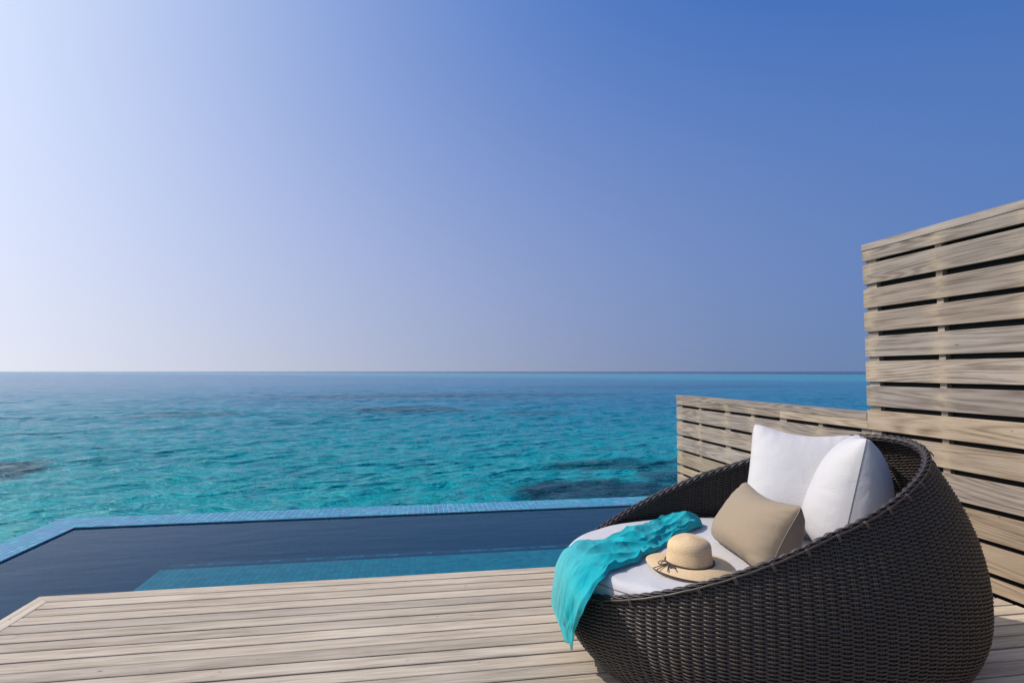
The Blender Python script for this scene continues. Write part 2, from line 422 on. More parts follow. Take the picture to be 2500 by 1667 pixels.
for j in range(nrow):
    y = RY0 + TP * (j + .5)
    x = RX0 + TP * .5 - 0 * TP
    k = -j - 1
    while RX0 + TP * (k + .5) < PR - TP * .4:
        pts.append((RX0 + TP * (k + .5), y)); k += 1
fr = [p for p in pts if p[0] - RX0 >= -(p[1] - RY0) - 1e-6]
for i in range(6):
    x = RX0 - TP * (i + .5); k = 0
    while RY0 - TP * (k + .5) > 2.6 and True:
        fr.append((x, RY0 - TP * (k + .5))); k += 1
    for q in range(i): fr.append((x, RY0 + TP * (q + .5)))
fr = sorted(set((round(a, 4), round(b, 4)) for a, b in fr))
tile_field('rim_tile_field', fr, TP - .0036, TP - .0012, RZ - .004, rim_a, rim_b, pool, 300)
OY, OX = RY0 + nrow * TP, RX0 - 6 * TP
box('rim_bed', OX, PR, RY0 - .0, OY, RZ - .30, RZ - .0032, grout, pool)
box('rim_bed', OX, RX0, 2.5, RY0 - .0015, RZ - .30, RZ - .0032, grout, pool)
# inner faces of the rim: dark wet tile row
def wall_tiles(name, a, b, z0, z1, nrm, parent, mat):
    """tile rows on the vertical plane from a to b"""
    a = np.array(a, float); b = np.array(b, float); L = np.linalg.norm(b - a); u = (b - a) / L; n_ = np.array(nrm, float)
    nu = int(L / TP); nz = int((z1 - z0) / TP + .999); P = []
    V = []
    for i in range(nu):
        for j in range(nz):
            c = np.array([*(a + u * (i + .5) * TP), z1 - (j + .5) * TP]); h = TP / 2 - .0006
            for sx, sz in ((-1, -1), (1, -1), (1, 1), (-1, 1)):
                q = c.copy(); q[:2] += u * sx * h + n_ * .003; q[2] += sz * h; V.append(q)
    n = nu * nz
    F = np.arange(n * 4).reshape(-1, 4)
    me = mesh(name, np.array(V), F); at = me.attributes.new('pick', 'FLOAT', 'POINT')
    at.data.foreach_set('value', np.repeat(rng.rand(n), 4).astype(np.float32))
    link(name, me, mat, parent, smooth=False, kind='stuff')
FZ = -1.35
box('pool_wall', OX + .02, PR, RY0 + .004, RY0 + .2, FZ - .2, RZ - .302, dgrout, pool)
box('pool_wall', OX + .02, RX0 - .004, 2.5, RY0 + .002, FZ - .2, RZ - .302, dgrout, pool)
box('pool_floor', RX0 - .002, PR, 1.0, RY0 + .002, FZ - .2, FZ, dgrout, pool)
box('pool_wall', -2.199, PR, 2.5, 3.9, FZ, -.31, dgrout, pool)
lin = N('wet_dark_mosaic').P(color=(.008, .05, .085), rough=.25)
box('rim_lining', RX0 + .001, PR, RY0 - .006, RY0 - .0008, -.6, RZ - .0055, lin, pool)
box('rim_lining', RX0 + .0008, RX0 + .006, 2.5, RY0 - .0065, -.6, RZ - .0055, lin, pool)
wall_tiles('wall_tile_field', (RX0 + .01, RY0 - .007), (PR, RY0 - .007), FZ, -.12, (0, -1), pool, drk_b)
wall_tiles('wall_tile_field', (RX0 + .007, 2.6), (RX0 + .007, RY0 - .02), FZ, -.12, (1, 0), pool, drk_b)
fl = [(RX0 + TP * (i + .5), 3.95 + TP * (j + .5)) for i in range(126) for j in range(36)]
tile_field('floor_tile_field', fl, TP - .003, TP - .003, FZ + .001, drk_b, drk_b, pool, 0)
# shallow ledge along the deck
ledge = empty('pool_ledge', (-.5, 4.6, -.3), kind='structure', label='shallow underwater ledge of turquoise mosaic along the deck')
LZ, LX, LY = -.30, -2.11, 5.27
box('ledge_block', LX, PR, 3.906, LY, FZ + .006, LZ - .0032, grout2, ledge)
lp = [(LX + TP * (i + .5), LY - TP * (j + .5)) for i in range(int((PR - LX) / TP)) for j in range(26)]
lp = sorted(lp, key=lambda q: (q[1] < 4.8, abs(q[0] + .3)))
tile_field('ledge_tile_field', lp, TP - .0026, TP - .0012, LZ - .004, led_a, led_b, ledge, 300)
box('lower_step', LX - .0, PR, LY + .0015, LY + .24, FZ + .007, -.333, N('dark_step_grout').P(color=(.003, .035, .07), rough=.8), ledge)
st = [(LX + TP * (i + .5), LY + .003 + TP * (j + .5)) for i in range(0, int((PR - LX) / TP)) for j in range(3)]
tile_field('step_tile_field', st, TP - .003, TP - .003, -.3335, stp_b, stp_b, ledge, 0)
V, F = tile_mesh(TP - .004, TP - .004); ame = mesh('accent_tile', V, F); ame.materials.append(tile_material('accent_tile', [(0, (.02, .12, .22)), (.4, (.05, .19, .30)), (1, (.10, .26, .36))], True))
k = 0
for i in range(0, 96):
    if random.random() < .42 + .35 * math.sin(i * .9):
        o = bpy.data.objects.new('accent_tile', ame); COL.objects.link(o); o.parent = ledge
        o.location = Vector((LX + TP * (i + .5), LY + .003 + TP * 3.5, -.3325)) - Vector(ledge.location)
# water: closed body, tinted by depth
def pool_water():
    m = N('pool_water')
    for l in list(m.t.links): m.t.links.remove(l)
    tc = m.n('TexCoord').outputs['Object']
    h = m.noise(m.vm('MULTIPLY', tc, (1.6, 4.5, 1)), 1.0, 4, .5, .6)
    h2 = m.noise(m.vm('MULTIPLY', tc, (9, 20, 1)), 1.0, 2, .5)
    nn = m.bump(m.math('ADD', h, m.math('MULTIPLY', h2, .05)), .17, .03)
    fr = m.n('Fresnel', {'IOR': 1.205}); m.set(fr.inputs['Normal'], nn)
    tr = m.n('BsdfTransparent'); tr.inputs[0].default_value = (1, 1, 1, 1)
    gl = m.n('BsdfGlossy'); gl.inputs['Roughness'].default_value = .03; m.set(gl.inputs['Normal'], nn)
    mx = m.n('MixShader'); df = m.n('BsdfDiffuse'); df.inputs[0].default_value = (.001, .078, .155, 1)
    body = m.n('MixShader'); body.inputs[0].default_value = .34; m.set(body.inputs[1], tr.outputs[0]); m.set(body.inputs[2], df.outputs[0])
    m.set(mx.inputs[0], fr.outputs[0]); m.set(mx.inputs[1], body.outputs[0]); m.set(mx.inputs[2], gl.outputs[0])
    m.t.links.new(mx.outputs[0], m.out.inputs['Surface'])
    va = m.n('VolumeAbsorption', {'Density': .65}); va.inputs['Color'].default_value = (.0, .62, .80, 1)
    m.t.links.new(va.outputs[0], m.out.inputs['Volume'])
    return m.m
wv = box_v(RX0 + .0062, PR - .001, 2.6, RY0 - .0062, FZ + .0005, WZ)
box('pool_water', RX0 + .0062, PR - .001, 2.6, RY0 - .0062, -1.6, WZ, pool_water(), kind='structure', label='still dark blue pool water, shallower and turquoise beside the deck')
for px in (-3.2, -1.0, 1.2, 3.2):
    box('pool_pillar', px - .12, px + .12, 5.9, 6.14, -3.2, RZ - .45, dgrout, pool)

# ------------------------------------------------------------------ daybed shell
SP = [1.6358, 2.6042, 2.9994, 0.9451, 0.9677, 0.7068, 1.9727, 0.8279, 0.3582, 0.5784, 0.3594, 1.0238, 1.1714, 2.5099, 0.5765, 2.1973]
def shell(th, z, grow=0.0, lift=0.0):
    cx, cy, phi, af, ab, b, n, s0, zm, c, zf, zb, q, pw, q2, nb = SP
    th = np.asarray(th, float); z = np.asarray(z, float) + 0 * th
    cu, su = np.cos(th), np.sin(th); ee = np.where(cu > 0, n, nb)
    u = np.sign(cu) * np.abs(cu) ** (2 / ee) * (np.where(cu > 0, af, ab)); v = np.sign(su) * np.abs(su) ** (2 / ee) * b
    zz = np.where(z < zm, 1 - (1 - s0) * (np.clip((zm - z) / zm, 0, 1)) ** pw, 1 - c * np.clip(z - zm, 0, 9) ** 2)
    L = np.sqrt(u * u + v * v); u = u * (zz + grow / L); v = v * (zz + grow / L)
    return np.stack([cx + u * math.cos(phi) - v * math.sin(phi), cy + u * math.sin(phi) + v * math.cos(phi), z + lift], -1)
def rimz(th):
    t = (1 - np.cos(th)) / 2
    return SP[10] + (SP[11] - SP[10]) * (t ** SP[12]) * (1 + SP[14] * (1 - t))
def normal(th, z):
    e = 1e-3
    a = shell(th + e, z) - shell(th - e, z); b_ = shell(th, z + e) - shell(th, z - e)
    n = np.cross(a, b_); n /= np.linalg.norm(n, axis=-1)[..., None] + 1e-12
    return n
def wicker_material():
    m = N('dark_brown_wicker')
    tc = m.n('TexCoord').outputs['Object']
    g = m.noise(m.vm('MULTIPLY', tc, (30, 30, 200)), 1.0, 3, .6); b_ = m.noise(tc, 14.0, 3, .6)
    c = m.mix(g, (.026, .0185, .0145), (.050, .037, .030)); c = m.mix(m.rmp(b_, .4, .7, 0, .5), c, (.05, .038, .033))
    return m.P(color=c, rough=m.rmp(g, .3, .7, .36, .50), normal=m.bump(g, .25, .0008), spec=.6)
wick = wicker_material()
dark_in = N('weave_gap_shade').P(color=(.004, .003, .003), rough=.8)  # near-black paints the shade in the weave gaps; also on platform and base
daybed = empty('wicker_daybed', (1.64, 2.6, 0), label='round dark brown woven wicker daybed with high curved back', cat='daybed')
# stakes spaced evenly round the waist
dense = np.linspace(0, 2 * np.pi, 4001); Pd = shell(dense, .36); sl_ = np.concatenate([[0], np.cumsum(np.linalg.norm(np.diff(Pd, axis=0), axis=1))])
NS = int(sl_[-1] / .0435) // 2 * 2
th_at = lambda s: np.interp(np.mod(s, NS) / NS * sl_[-1], sl_, dense)     # stake index -> angle
parts = []
# rows of weavers: height levels at an even spacing along the profile
zz = np.linspace(.01, 1.03, 2000); prof = shell(np.full(2000, np.pi), zz); pl = np.concatenate([[0], np.cumsum(np.linalg.norm(np.diff(prof, axis=0), axis=1))])
rows = np.interp(np.arange(.012, pl[-1], .0080), pl, zz)
SUB = 6
sidx = np.arange(NS * SUB) / SUB
th_all = th_at(sidx); rz_all = rimz(th_all)
jit = rng.rand(NS, len(rows)) * .5 + .75
for r_i, z in enumerate(rows):
    ok = rz_all - .012 > z
    if not ok.any(): continue
    off = np.cos(np.pi * sidx + np.pi * r_i)
    off = np.sign(off) * np.abs(off) ** .85 * .0054
    nr_ = normal(th_all, np.full_like(th_all, z))
    P = shell(th_all, z + .0006 * np.sin(sidx * 1.7 + r_i)) + nr_ * (off * jit[(sidx.astype(int)) % NS, r_i])[:, None]
    if ok.all():
        parts.append(tube(P, .0026, 6, True, .0043, nr_))
    else:
        i0 = int(np.argmax(~ok)); idx = (np.arange(len(P)) + i0) % len(P); sel = idx[ok[idx]]
        parts.append(tube(P[sel], .0026, 6, False, .0043, nr_[sel]))
V, F = join(parts)
link('wicker_weave', mesh('wicker_weave', V, F), wick, daybed, kind='stuff')
parts = []
for i in range(NS):
    for d in (-.0044, .0044):
        th = float(th_at(i)); n = 26
        zt = float(rimz(th)) - .004
        z = np.linspace(.008, zt, n); T = np.full(n, th)
        P = shell(T, z); tg = shell(T + .002, z) - shell(T - .002, z); tg /= np.linalg.norm(tg, axis=1)[:, None]
        parts.append(tube(P + tg * d, .0027, 5))
V, F = join(parts); link('wicker_stakes', mesh('wicker_stakes', V, F), wick, daybed, kind='stuff')
# added dark sheet within the weave: stops light leaks, paints gaps as shade
n, k = 180, 24; th = np.linspace(0, 2 * np.pi, n, endpoint=False)
V = np.stack([shell(th, .006 + (rimz(th) - .012) * j / (k - 1)) for j in range(k)], 1)
link('weave_shade_sheet', mesh('weave_shade_sheet', V.reshape(-1, 3), grid_faces(n, k, True)), dark_in, daybed)
# rim: three-strand plait with an outer and an inner border cord
n = 1400; th = th_at(np.arange(n) / n * NS); ct = shell(th, rimz(th)); 
seglen = np.linalg.norm(np.roll(ct, -1, 0) - ct, axis=1); s = np.concatenate([[0], np.cumsum(seglen)[:-1]]); Lr = seglen.sum()
T = np.roll(ct, -1, 0) - np.roll(ct, 1, 0); T /= np.linalg.norm(T, axis=1)[:, None]
sn = normal(th, rimz(th)); upv = np.cross(sn, T); upv *= np.sign(upv[:, 2:3])
parts = []
per = Lr / round(Lr / .19)
for j in range(4):
    ph = 2 * np.pi * (s / per + j / 4)
    lat = .0125 * np.sin(ph); ver = .0042 * np.sin(2 * ph) + .003
    P = ct + sn * lat[:, None] + upv * ver[:, None]
    parts.append(tube(P, .0066, 6, True, .0034, sn))
V, F = join(parts); link('rim_braid', mesh('rim_braid', V, F), wick, daybed)
parts = []
for lat, ver, rd in ((.0150, -.008, .0052), (-.0150, -.007, .0052)):
    P = ct + sn * lat + upv * (ver + .0006 * np.sin(s * 60))[:, None]
    parts.append(tube(P, rd, 6, True))
V, F = join(parts); link('rim_cord', mesh('rim_cord', V, F), wick, daybed)
parts = []
for i in range(0, NS, 3):
    kk = int(i / NS * n)
    for d in (-.0032, .0032):
        a = np.linspace(-.3, 2.9, 9); c = ct[kk] + T[kk] * d + upv[kk] * (-.008)
        P = c + np.outer(np.cos(a) * .0225, sn[kk]) + np.outer(np.sin(a) * .013 - .004, upv[kk]) - np.outer(np.clip(-a, 0, 1) * .05, upv[kk])
        parts.append(tube(P, .0026, 5))
V, F = join(parts); link('rim_wrap', mesh('rim_wrap', V, F), wick, daybed, kind='stuff')
# seat platform and feet
th = np.linspace(0, 2 * np.pi, 96, endpoint=False)
def disc(z0, z1, g):
    a = shell(th, z0, g); b = shell(th, z1, g); b[:, 2] = z1; a[:, 2] = z0
    c0 = a.mean(0); c1 = b.mean(0); V = np.concatenate([a, b, [c0], [c1]]); n = 96; F = []
    for i in range(n):
        j = (i + 1) % n; F += [(i, j, n + j, n + i), (j, i, 2 * n), (n + i, n + j, 2 * n + 1)]
    return V, F
V, F = disc(.26, .30, -.012); link('seat_platform', mesh('seat_platform', V, F), dark_in, daybed, smooth=False)
V, F = disc(.004, .03, -.01); link('base_ring', mesh('base_ring', V, F), dark_in, daybed, smooth=False)

# ------------------------------------------------------------------ fabrics
def fabric(name, col, weave=900, fleck=.04, rough=.85, sheen=.1, str_=.12):
    m = N(name); tc = m.n('TexCoord').outputs['Object']
    wv1 = m.n('TexWave', {'Scale': weave / 6.28, 'Distortion': .3}, bands_direction='X'); m.set(wv1.inputs['Vector'], tc)
    wv2 = m.n('TexWave', {'Scale': weave / 6.28, 'Distortion': .3}, bands_direction='Z'); m.set(wv2.inputs['Vector'], tc)
    big = m.noise(tc, 5.0, 4, .6); fine = m.noise(tc, 260.0, 2, .6); soft = m.noise(tc, 9.0, 3, .55, .7)
    c = m.mix(m.rmp(big, .3, .7, 0, 1), tuple(x * (1 - fleck) for x in col), col)
    c = m.mix(m.rmp(fine, .3, .7, 0, .12), c, tuple(x * .7 for x in col))
    h = m.math('ADD', m.math('MULTIPLY', m.math('ADD', wv1.outputs['Fac'], wv2.outputs['Fac']), .25), m.math('MULTIPLY', fine, .5))
    nn = m.bump(h, str_, .0012); nn = m.bump(soft, .22, .02, nn)
    m.P(color=c, rough=rough, normal=nn, spec=.2)
    m.b.inputs['Sheen Weight'].default_value = sheen
    return m.m
white = fabric('off_white_canvas', (.53, .505, .508)); seamd = N('grey_seam_thread').P(color=(.20, .19, .20), rough=.9)
beige = fabric('taupe_canvas', (.30, .228, .158), weave=700, str_=.3)
seamb = N('tan_seam').P(color=(.24, .19, .14), rough=.9)

# seat cushion
def seat_cushion():
    o = empty('seat_cushion', (1.6, 2.6, .3), label='thick round off-white seat cushion filling the wicker daybed', cat='cushion')
    n = 240; th = th_at(np.arange(n) / n * NS); base = shell(th, .42)
    c = base.mean(0); c[2] = 0
    out = base.copy(); out[:, 2] = 0; d = out - c; L = np.linalg.norm(d, axis=1)[:, None]
    out = c + d * (1 - .020 / L)
    prof_ = [(0.0, .302), (-.004 + .0, .31), (.010, .335), (.014, .37), (.012, .41), (.006, .435), (.001, .448)]
    ring = []
    for dx, z in [(-.03, .300), (-.008, .305), (.004, .325), (.010, .36), (.010, .40), (.004, .435), (.0, .445)]:
        ring.append((dx, z))
    for a in np.linspace(0, 90, 8)[1:]:
        ring.append((-.045 * (1 - math.cos(R(a))), .445 + .036 * math.sin(R(a))))
    V = []
    for dx, z in ring:
        p = out + d / L * dx; p[:, 2] = z; V.append(p)
    last = V[-1]
    for f in (.9, .75, .58, .4, .22, .08):
        p = c + (last - c) * f; p[:, 2] = .481 + .010 * (1 - f ** 2) + .0025 * np.sin(th * 5 + f * 9) * f; V.append(p)
    V = np.stack(V, 0); nr = len(V)
    # gentle settling wrinkles near the edge
    for i in range(len(ring) - 6, nr):
        V[i, :, 2] += .0012 * np.sin(np.arange(n) * .55 + i) * (1 if i < len(ring) + 1 else .3)
    V = V.reshape(-1, 3); F = grid_faces(nr, n, False, True)[:, ::-1].tolist()
    V = np.vstack([V, [c[0], c[1], .491]]); F += [((nr - 1) * n + i, len(V) - 1, (nr - 1) * n + (i + 1) % n)[::-1] for i in range(n)]
    me = mesh('cushion_body', V, [tuple(f) for f in F]); link('cushion_body', me, white, o)
    p = out + d / L * .0022; p[:, 2] = .446
    VV, FF = tube(p, .0016, 5, True); link('seam', mesh('seam', VV, FF), seamd, o)
seat_cushion()

def pillow(name, label, C4, T, mat, seam_mat, conc=.06, front=1.0, back=1.0, sag=.16, top_conc=None, seed=1, wr=.004, n=64, pw=.52):
    """C4: the corners TA, TB, BB, BA; front face towards cross((TB-TA),(down))"""
    TA, TB, BB, BA = [np.array(c, float) for c in C4]; ctr = (TA + TB + BB + BA) / 4
    nrm = np.cross(TB - TA, BA - TA); nrm /= np.linalg.norm(nrm); nrm = -nrm
    o = empty(name, tuple(ctr), label=label, cat='pillow', group='white pillows against the back of the daybed' if mat is white else None)
    u = np.linspace(-1, 1, n); u = np.sin(u * np.pi / 2) * .55 + u * .45
    U, W = np.meshgrid(u, u, indexing='ij')
    g = np.random.RandomState(seed); ph = g.rand(12) * 6.28
    cc = conc
    Uw = U * (1 - cc * (1 - W ** 2) ** 1.2); Ww = W * (1 - np.where(W > 0, cc if top_conc is None else top_conc, cc) * (1 - U ** 2) ** 1.2)
    kc = 1 - .045 * (np.abs(U) ** 9) * (np.abs(W) ** 9); Uw = Uw * kc; Ww = Ww * kc
    a = (Uw + 1) / 2; b = (1 - Ww) / 2
    Pm = (TA * ((1 - a) * (1 - b))[..., None] + TB * (a * (1 - b))[..., None] + BB * (a * b)[..., None] + BA * ((1 - a) * b)[..., None])
    th_ = np.clip(1 - np.abs(U) ** 2.5, 0, 1) ** pw * np.clip(1 - np.abs(W) ** np.where(W < 0, 4.0, 2.5), 0, 1) ** pw * (1 - sag * W)
    edge = np.maximum(np.abs(U), np.abs(W))
    def wrinkle(sg):
        w_ = 0
        for i in range(5):
            w_ = w_ + np.sin(W * (9 + 5 * i) + U * g.randn() * 3 + ph[i] + sg) * np.exp(-((1 - np.abs(U)) / .16) ** 1.3) * .5
            w_ = w_ + np.sin(U * (9 + 5 * i) + W * g.randn() * 3 + ph[i + 5] + sg) * np.exp(-((1 - np.abs(W)) / .16) ** 1.3) * .5
        # corner creases
        cr = np.sin((U - W) * 16 + ph[3]) * np.exp(-((2 - np.abs(U) - np.abs(W)) / .55) ** 2)
        lump = np.sin(U * 2.1 + ph[10]) * np.cos(W * 1.7 + ph[11])
        return (w_ * wr * .55 + cr * wr * .6) * np.clip(th_ * 2.2, 0, 1) + lump * .006 * th_
    f = Pm + nrm * (T * front * th_ + wrinkle(0))[..., None] * np.where(th_ > 0, 1, 0)[..., None]
    bk = Pm - nrm * (T * back * th_ + wrinkle(2))[..., None] * np.where(th_ > 0, 1, 0)[..., None]
    Fg = grid_faces(n, n)
    link('pillow_front', mesh('pillow_front', f.reshape(-1, 3), Fg[:, ::-1].copy()), mat, o)
    link('pillow_back', mesh('pillow_back', bk.reshape(-1, 3), Fg), mat, o)
    per = np.concatenate([Pm[:, 0], Pm[-1, 1:], Pm[-2::-1, -1], Pm[0, -2:0:-1]])
    VV, FF = tube(per, .0019, 5, True); link('seam', mesh('seam', VV, FF), seam_mat, o)
    return o
pillow('throw_pillow', 'large white pillow propped at the far side of the daybed, shown face on',
       [(1.895, 2.995, 1.070), (2.312, 2.720, 1.022), (2.20, 2.57, .50), (1.715, 2.87, .50)], .135, white, white, seed=3, conc=.05, back=.45, top_conc=.15)
pillow('throw_pillow', 'large white pillow turned edge on with a dark seam, nearest the high back',
       [(2.307, 2.689, 1.03), (1.981, 2.259, 1.065), (1.865, 2.318, .485), (2.17, 2.74, .485)], .165, white, seamd, seed=8, conc=.05, back=1.1, sag=.22)
pillow('lumbar_pillow', 'small taupe oblong pillow leaning in front of the white ones',
       [(1.676, 2.734, .795), (1.623, 2.217, .786), (1.46, 2.239, .492), (1.514, 2.756, .497)], .118, beige, seamb, seed=5, conc=.05, wr=.006, back=1.5, top_conc=.20)

# ------------------------------------------------------------------ straw hat
def straw_hat():
    hx, hy, hz = 1.205, 2.42, .488
    o = empty('straw_hat', (hx, hy, hz), label='natural straw sun hat with a thin dark cord bow on the seat cushion', cat='hat')
    m = N('woven_straw'); tc = m.n('TexCoord').outputs['Object']
    sp = m.n('SeparateXYZ'); m.set(sp.inputs[0], tc)
    at = m.n('Attribute', attribute_name='arc').outputs['Fac']
    ang = m.math('ARCTAN2', m.math('SUBTRACT', sp.outputs[1], 0.0), m.math('SUBTRACT', sp.outputs[0], 0.0))
    st = m.math('SINE', m.math('ADD', m.math('MULTIPLY', ang, 190.0), m.math('MULTIPLY', m.math('FLOOR', m.math('MULTIPLY', at, 1.0)), 2.4)))
    fl = m.noise(tc, 180.0, 3, .7)
    c = m.ramp(m.math('ADD', m.math('MULTIPLY', fl, .6), m.math('MULTIPLY', m.rmp(st, -1, 1, 0, 1), .4)), [(.2, (.40, .26, .13)), (.5, (.70, .50, .29)), (.8, (.84, .65, .42))])
    fr_ = m.math('FRACT', at); gr = m.math('ABSOLUTE', m.math('SUBTRACT', fr_, .5))
    c = m.mix(m.rmp(gr, .34, .5, 0, .8), c, (.20, .12, .06))
    m.P(color=c, rough=.7, normal=m.bump(m.math('ADD', st, m.math('MULTIPLY', fl, 1.5)), .25, .0006), spec=.25)
    prof_ = []
    RB, H = .100, .136
    for t in np.linspace(0, 1, 60)[1:]:
        a = t * math.pi / 2; prof_.append((RB * .93 * math.sin(a) ** .80, H - .060 * (1 - math.cos(a) ** .62)))
    for t in np.linspace(0, 1, 36)[1:]:
        prof_.append((RB * (.93 + .07 * t), H - .060 - (H - .060 - .020) * t))
    for t in np.linspace(0, 1, 60)[1:]:
        prof_.append((RB + (.187 - RB) * t, .020 + .004 * math.sin(t * 2.6) - .0125 * t ** 2))
    prof_ = np.array([(0.0005, H + .0)] + prof_)
    s_ = np.concatenate([[0], np.cumsum(np.linalg.norm(np.diff(prof_, axis=0), axis=1))])
    q = np.linspace(0, s_[-1], 330); pr = np.stack([np.interp(q, s_, prof_[:, 0]), np.interp(q, s_, prof_[:, 1])], 1)
    tg = np.gradient(pr, axis=0); tg /= np.linalg.norm(tg, axis=1)[:, None]; nn = np.stack([-tg[:, 1], tg[:, 0]], 1)
    ringp = .0058; fr2 = (q / ringp) % 1
    pr2 = pr + nn * (np.sqrt(np.clip(1 - (2 * fr2 - 1) ** 2, 0, 1)) * .0011 * np.clip((q - .004) / .006, 0, 1))[:, None]
    na = 120; a = np.linspace(0, 2 * np.pi, na, endpoint=False)
    rr = pr2[:, 0][:, None]; zz_ = pr2[:, 1][:, None] + 0 * a[None]
    br = np.clip((rr - RB) / (.187 - RB), 0, 1)
    A = a[None]
    zz_ = zz_ + br ** 1.5 * (.010 * np.cos(A - 2.4) + .007 * np.cos(2 * A - .6)) + .003 * br * np.sin(3 * A)
    dent = np.clip(1 - rr / RB, 0, 1)
    zz_ = zz_ - (dent * (1 - dent)) * .014 * np.cos(2 * A + .5)
    V = np.stack([rr * np.cos(A) * (1 + .02 * np.cos(2 * A)), rr * np.sin(A), np.maximum(zz_, .0015)], -1)
    crown_n = int(np.argmax((q > .12) & (pr[:, 0] > RB * 1.005)))
    Fq = grid_faces(len(q), na, False, True).reshape(len(q) - 1, na, 4)
    for nm, Fs in (('crown', Fq[:crown_n]), ('brim', Fq[crown_n:])):
        Fs = Fs.reshape(-1, 4); me = mesh(nm, V.reshape(-1, 3), Fs.copy())
        atr = me.attributes.new('arc', 'FLOAT', 'POINT'); atr.data.foreach_set('value', np.repeat(q / ringp, na).astype(np.float32))
        import bmesh
        bm = bmesh.new(); bm.from_mesh(me); bmesh.ops.delete(bm, geom=[v for v in bm.verts if not v.link_faces], context='VERTS'); bm.to_mesh(me); bm.free()
        ob = link(nm, me, m.m, o); ob.location = (0, 0, 0)
        sm = ob.modifiers.new('thickness', 'SOLIDIFY'); sm.thickness = .0018; sm.offset = 1 if nm == 'brim' else -1
    cord = N('dark_grey_cord'); cn = cord.noise(cord.n('TexCoord').outputs['Object'], 400.0, 2, .6)
    cord.P(color=cord.mix(cn, (.025, .02, .022), (.07, .055, .058)), rough=.7)
    parts = []
    aa = np.linspace(0, 2 * np.pi, 120, endpoint=False)
    for dz, dr in ((0, 0), (.0034, .0006)):
        P = np.stack([(RB + .0045 + dr) * np.cos(aa) * (1 + .02 * np.cos(2 * aa)), (RB + .0045 + dr) * np.sin(aa), .0255 + dz + .002 * np.sin(2 * aa + 1)], 1)
        parts.append(tube(P, .0023, 6, True))
    V_, F_ = join(parts); b = link('cord_band', mesh('cord_band', V_, F_), cord.m, o); b.location = (0, 0, 0)
    # bow at the side of the crown turned to the left of the view
    ka = R(192); K = np.array([(RB + .008) * math.cos(ka), (RB + .008) * math.sin(ka), .031])
    od = np.array([math.cos(ka), math.sin(ka), 0]); sd_ = np.array([math.sin(ka), -math.cos(ka), 0]); upz = np.array([0, 0, 1.])   # sd_: to the left seen from outside
    def spl(pts, n=26):
        pts = np.array(pts, float); t = np.linspace(0, len(pts) - 1, n); out = []
        for x in t:
            i = min(int(x), len(pts) - 2); f = x - i
            p0 = pts[max(i - 1, 0)]; p1 = pts[i]; p2 = pts[i + 1]; p3 = pts[min(i + 2, len(pts) - 1)]
            out.append(.5 * ((2 * p1) + (-p0 + p2) * f + (2 * p0 - 5 * p1 + 4 * p2 - p3) * f * f + (-p0 + 3 * p1 - 3 * p2 + p3) * f ** 3))
        return np.array(out)
    def loc(l, out_, up_): return K + sd_ * l * 1.3 + od * out_ * 1.0 + upz * (up_ + .0015 * (out_ > .02))
    lines = [
        [(0, 0, 0), (.010, .02, .010), (.014, .042, .005), (.005, .050, .000), (-.002, .03, .000), (0, .002, 0)],
        [(0, 0, 0), (.002, .022, .010), (-.002, .046, .005), (-.012, .046, -.002), (-.010, .026, -.002), (0, .003, 0)],
        [(0, 0, 0), (-.016, .012, .003), (-.036, .016, -.002), (-.042, .008, -.004), (-.026, .002, -.002), (0, .003, 0)],
        [(0, 0, 0), (-.012, .016, .002), (-.027, .026, -.003), (-.035, .024, -.005), (-.022, .012, -.003), (0, .004, 0)],
        [(0, .002, 0), (-.006, .032, -.002), (-.012, .062, -.001), (-.017, .098, -.002)],
        [(0, .002, 0), (-.011, .030, -.002), (-.020, .058, -.002), (-.030, .092, -.004)],
        [(0, .002, 0), (-.018, .022, -.003), (-.036, .042, -.004), (-.054, .062, -.006)],
        [(0, .002, 0), (-.022, .010, -.002), (-.044, .012, -.005), (-.066, .024, -.008)],
    ]
    parts = [tube(spl([loc(*p) for p in L]), .0020, 6) for L in lines]
    V_, F_ = join(parts); b = link('cord_bow', mesh('cord_bow', V_, F_), cord.m, o); b.location = (0, 0, 0)
    kt = loc(0, .003, 0); aa = np.linspace(0, 2 * np.pi, 16, endpoint=False)
    V_, F_ = tube(np.stack([kt + sd_ * .003 * math.cos(x) + upz * .0035 * math.sin(x) for x in aa]), .0022, 6, True)
    b = link('cord_knot', mesh('cord_knot', V_, F_), cord.m, o); b.location = (0, 0, 0)
straw_hat()

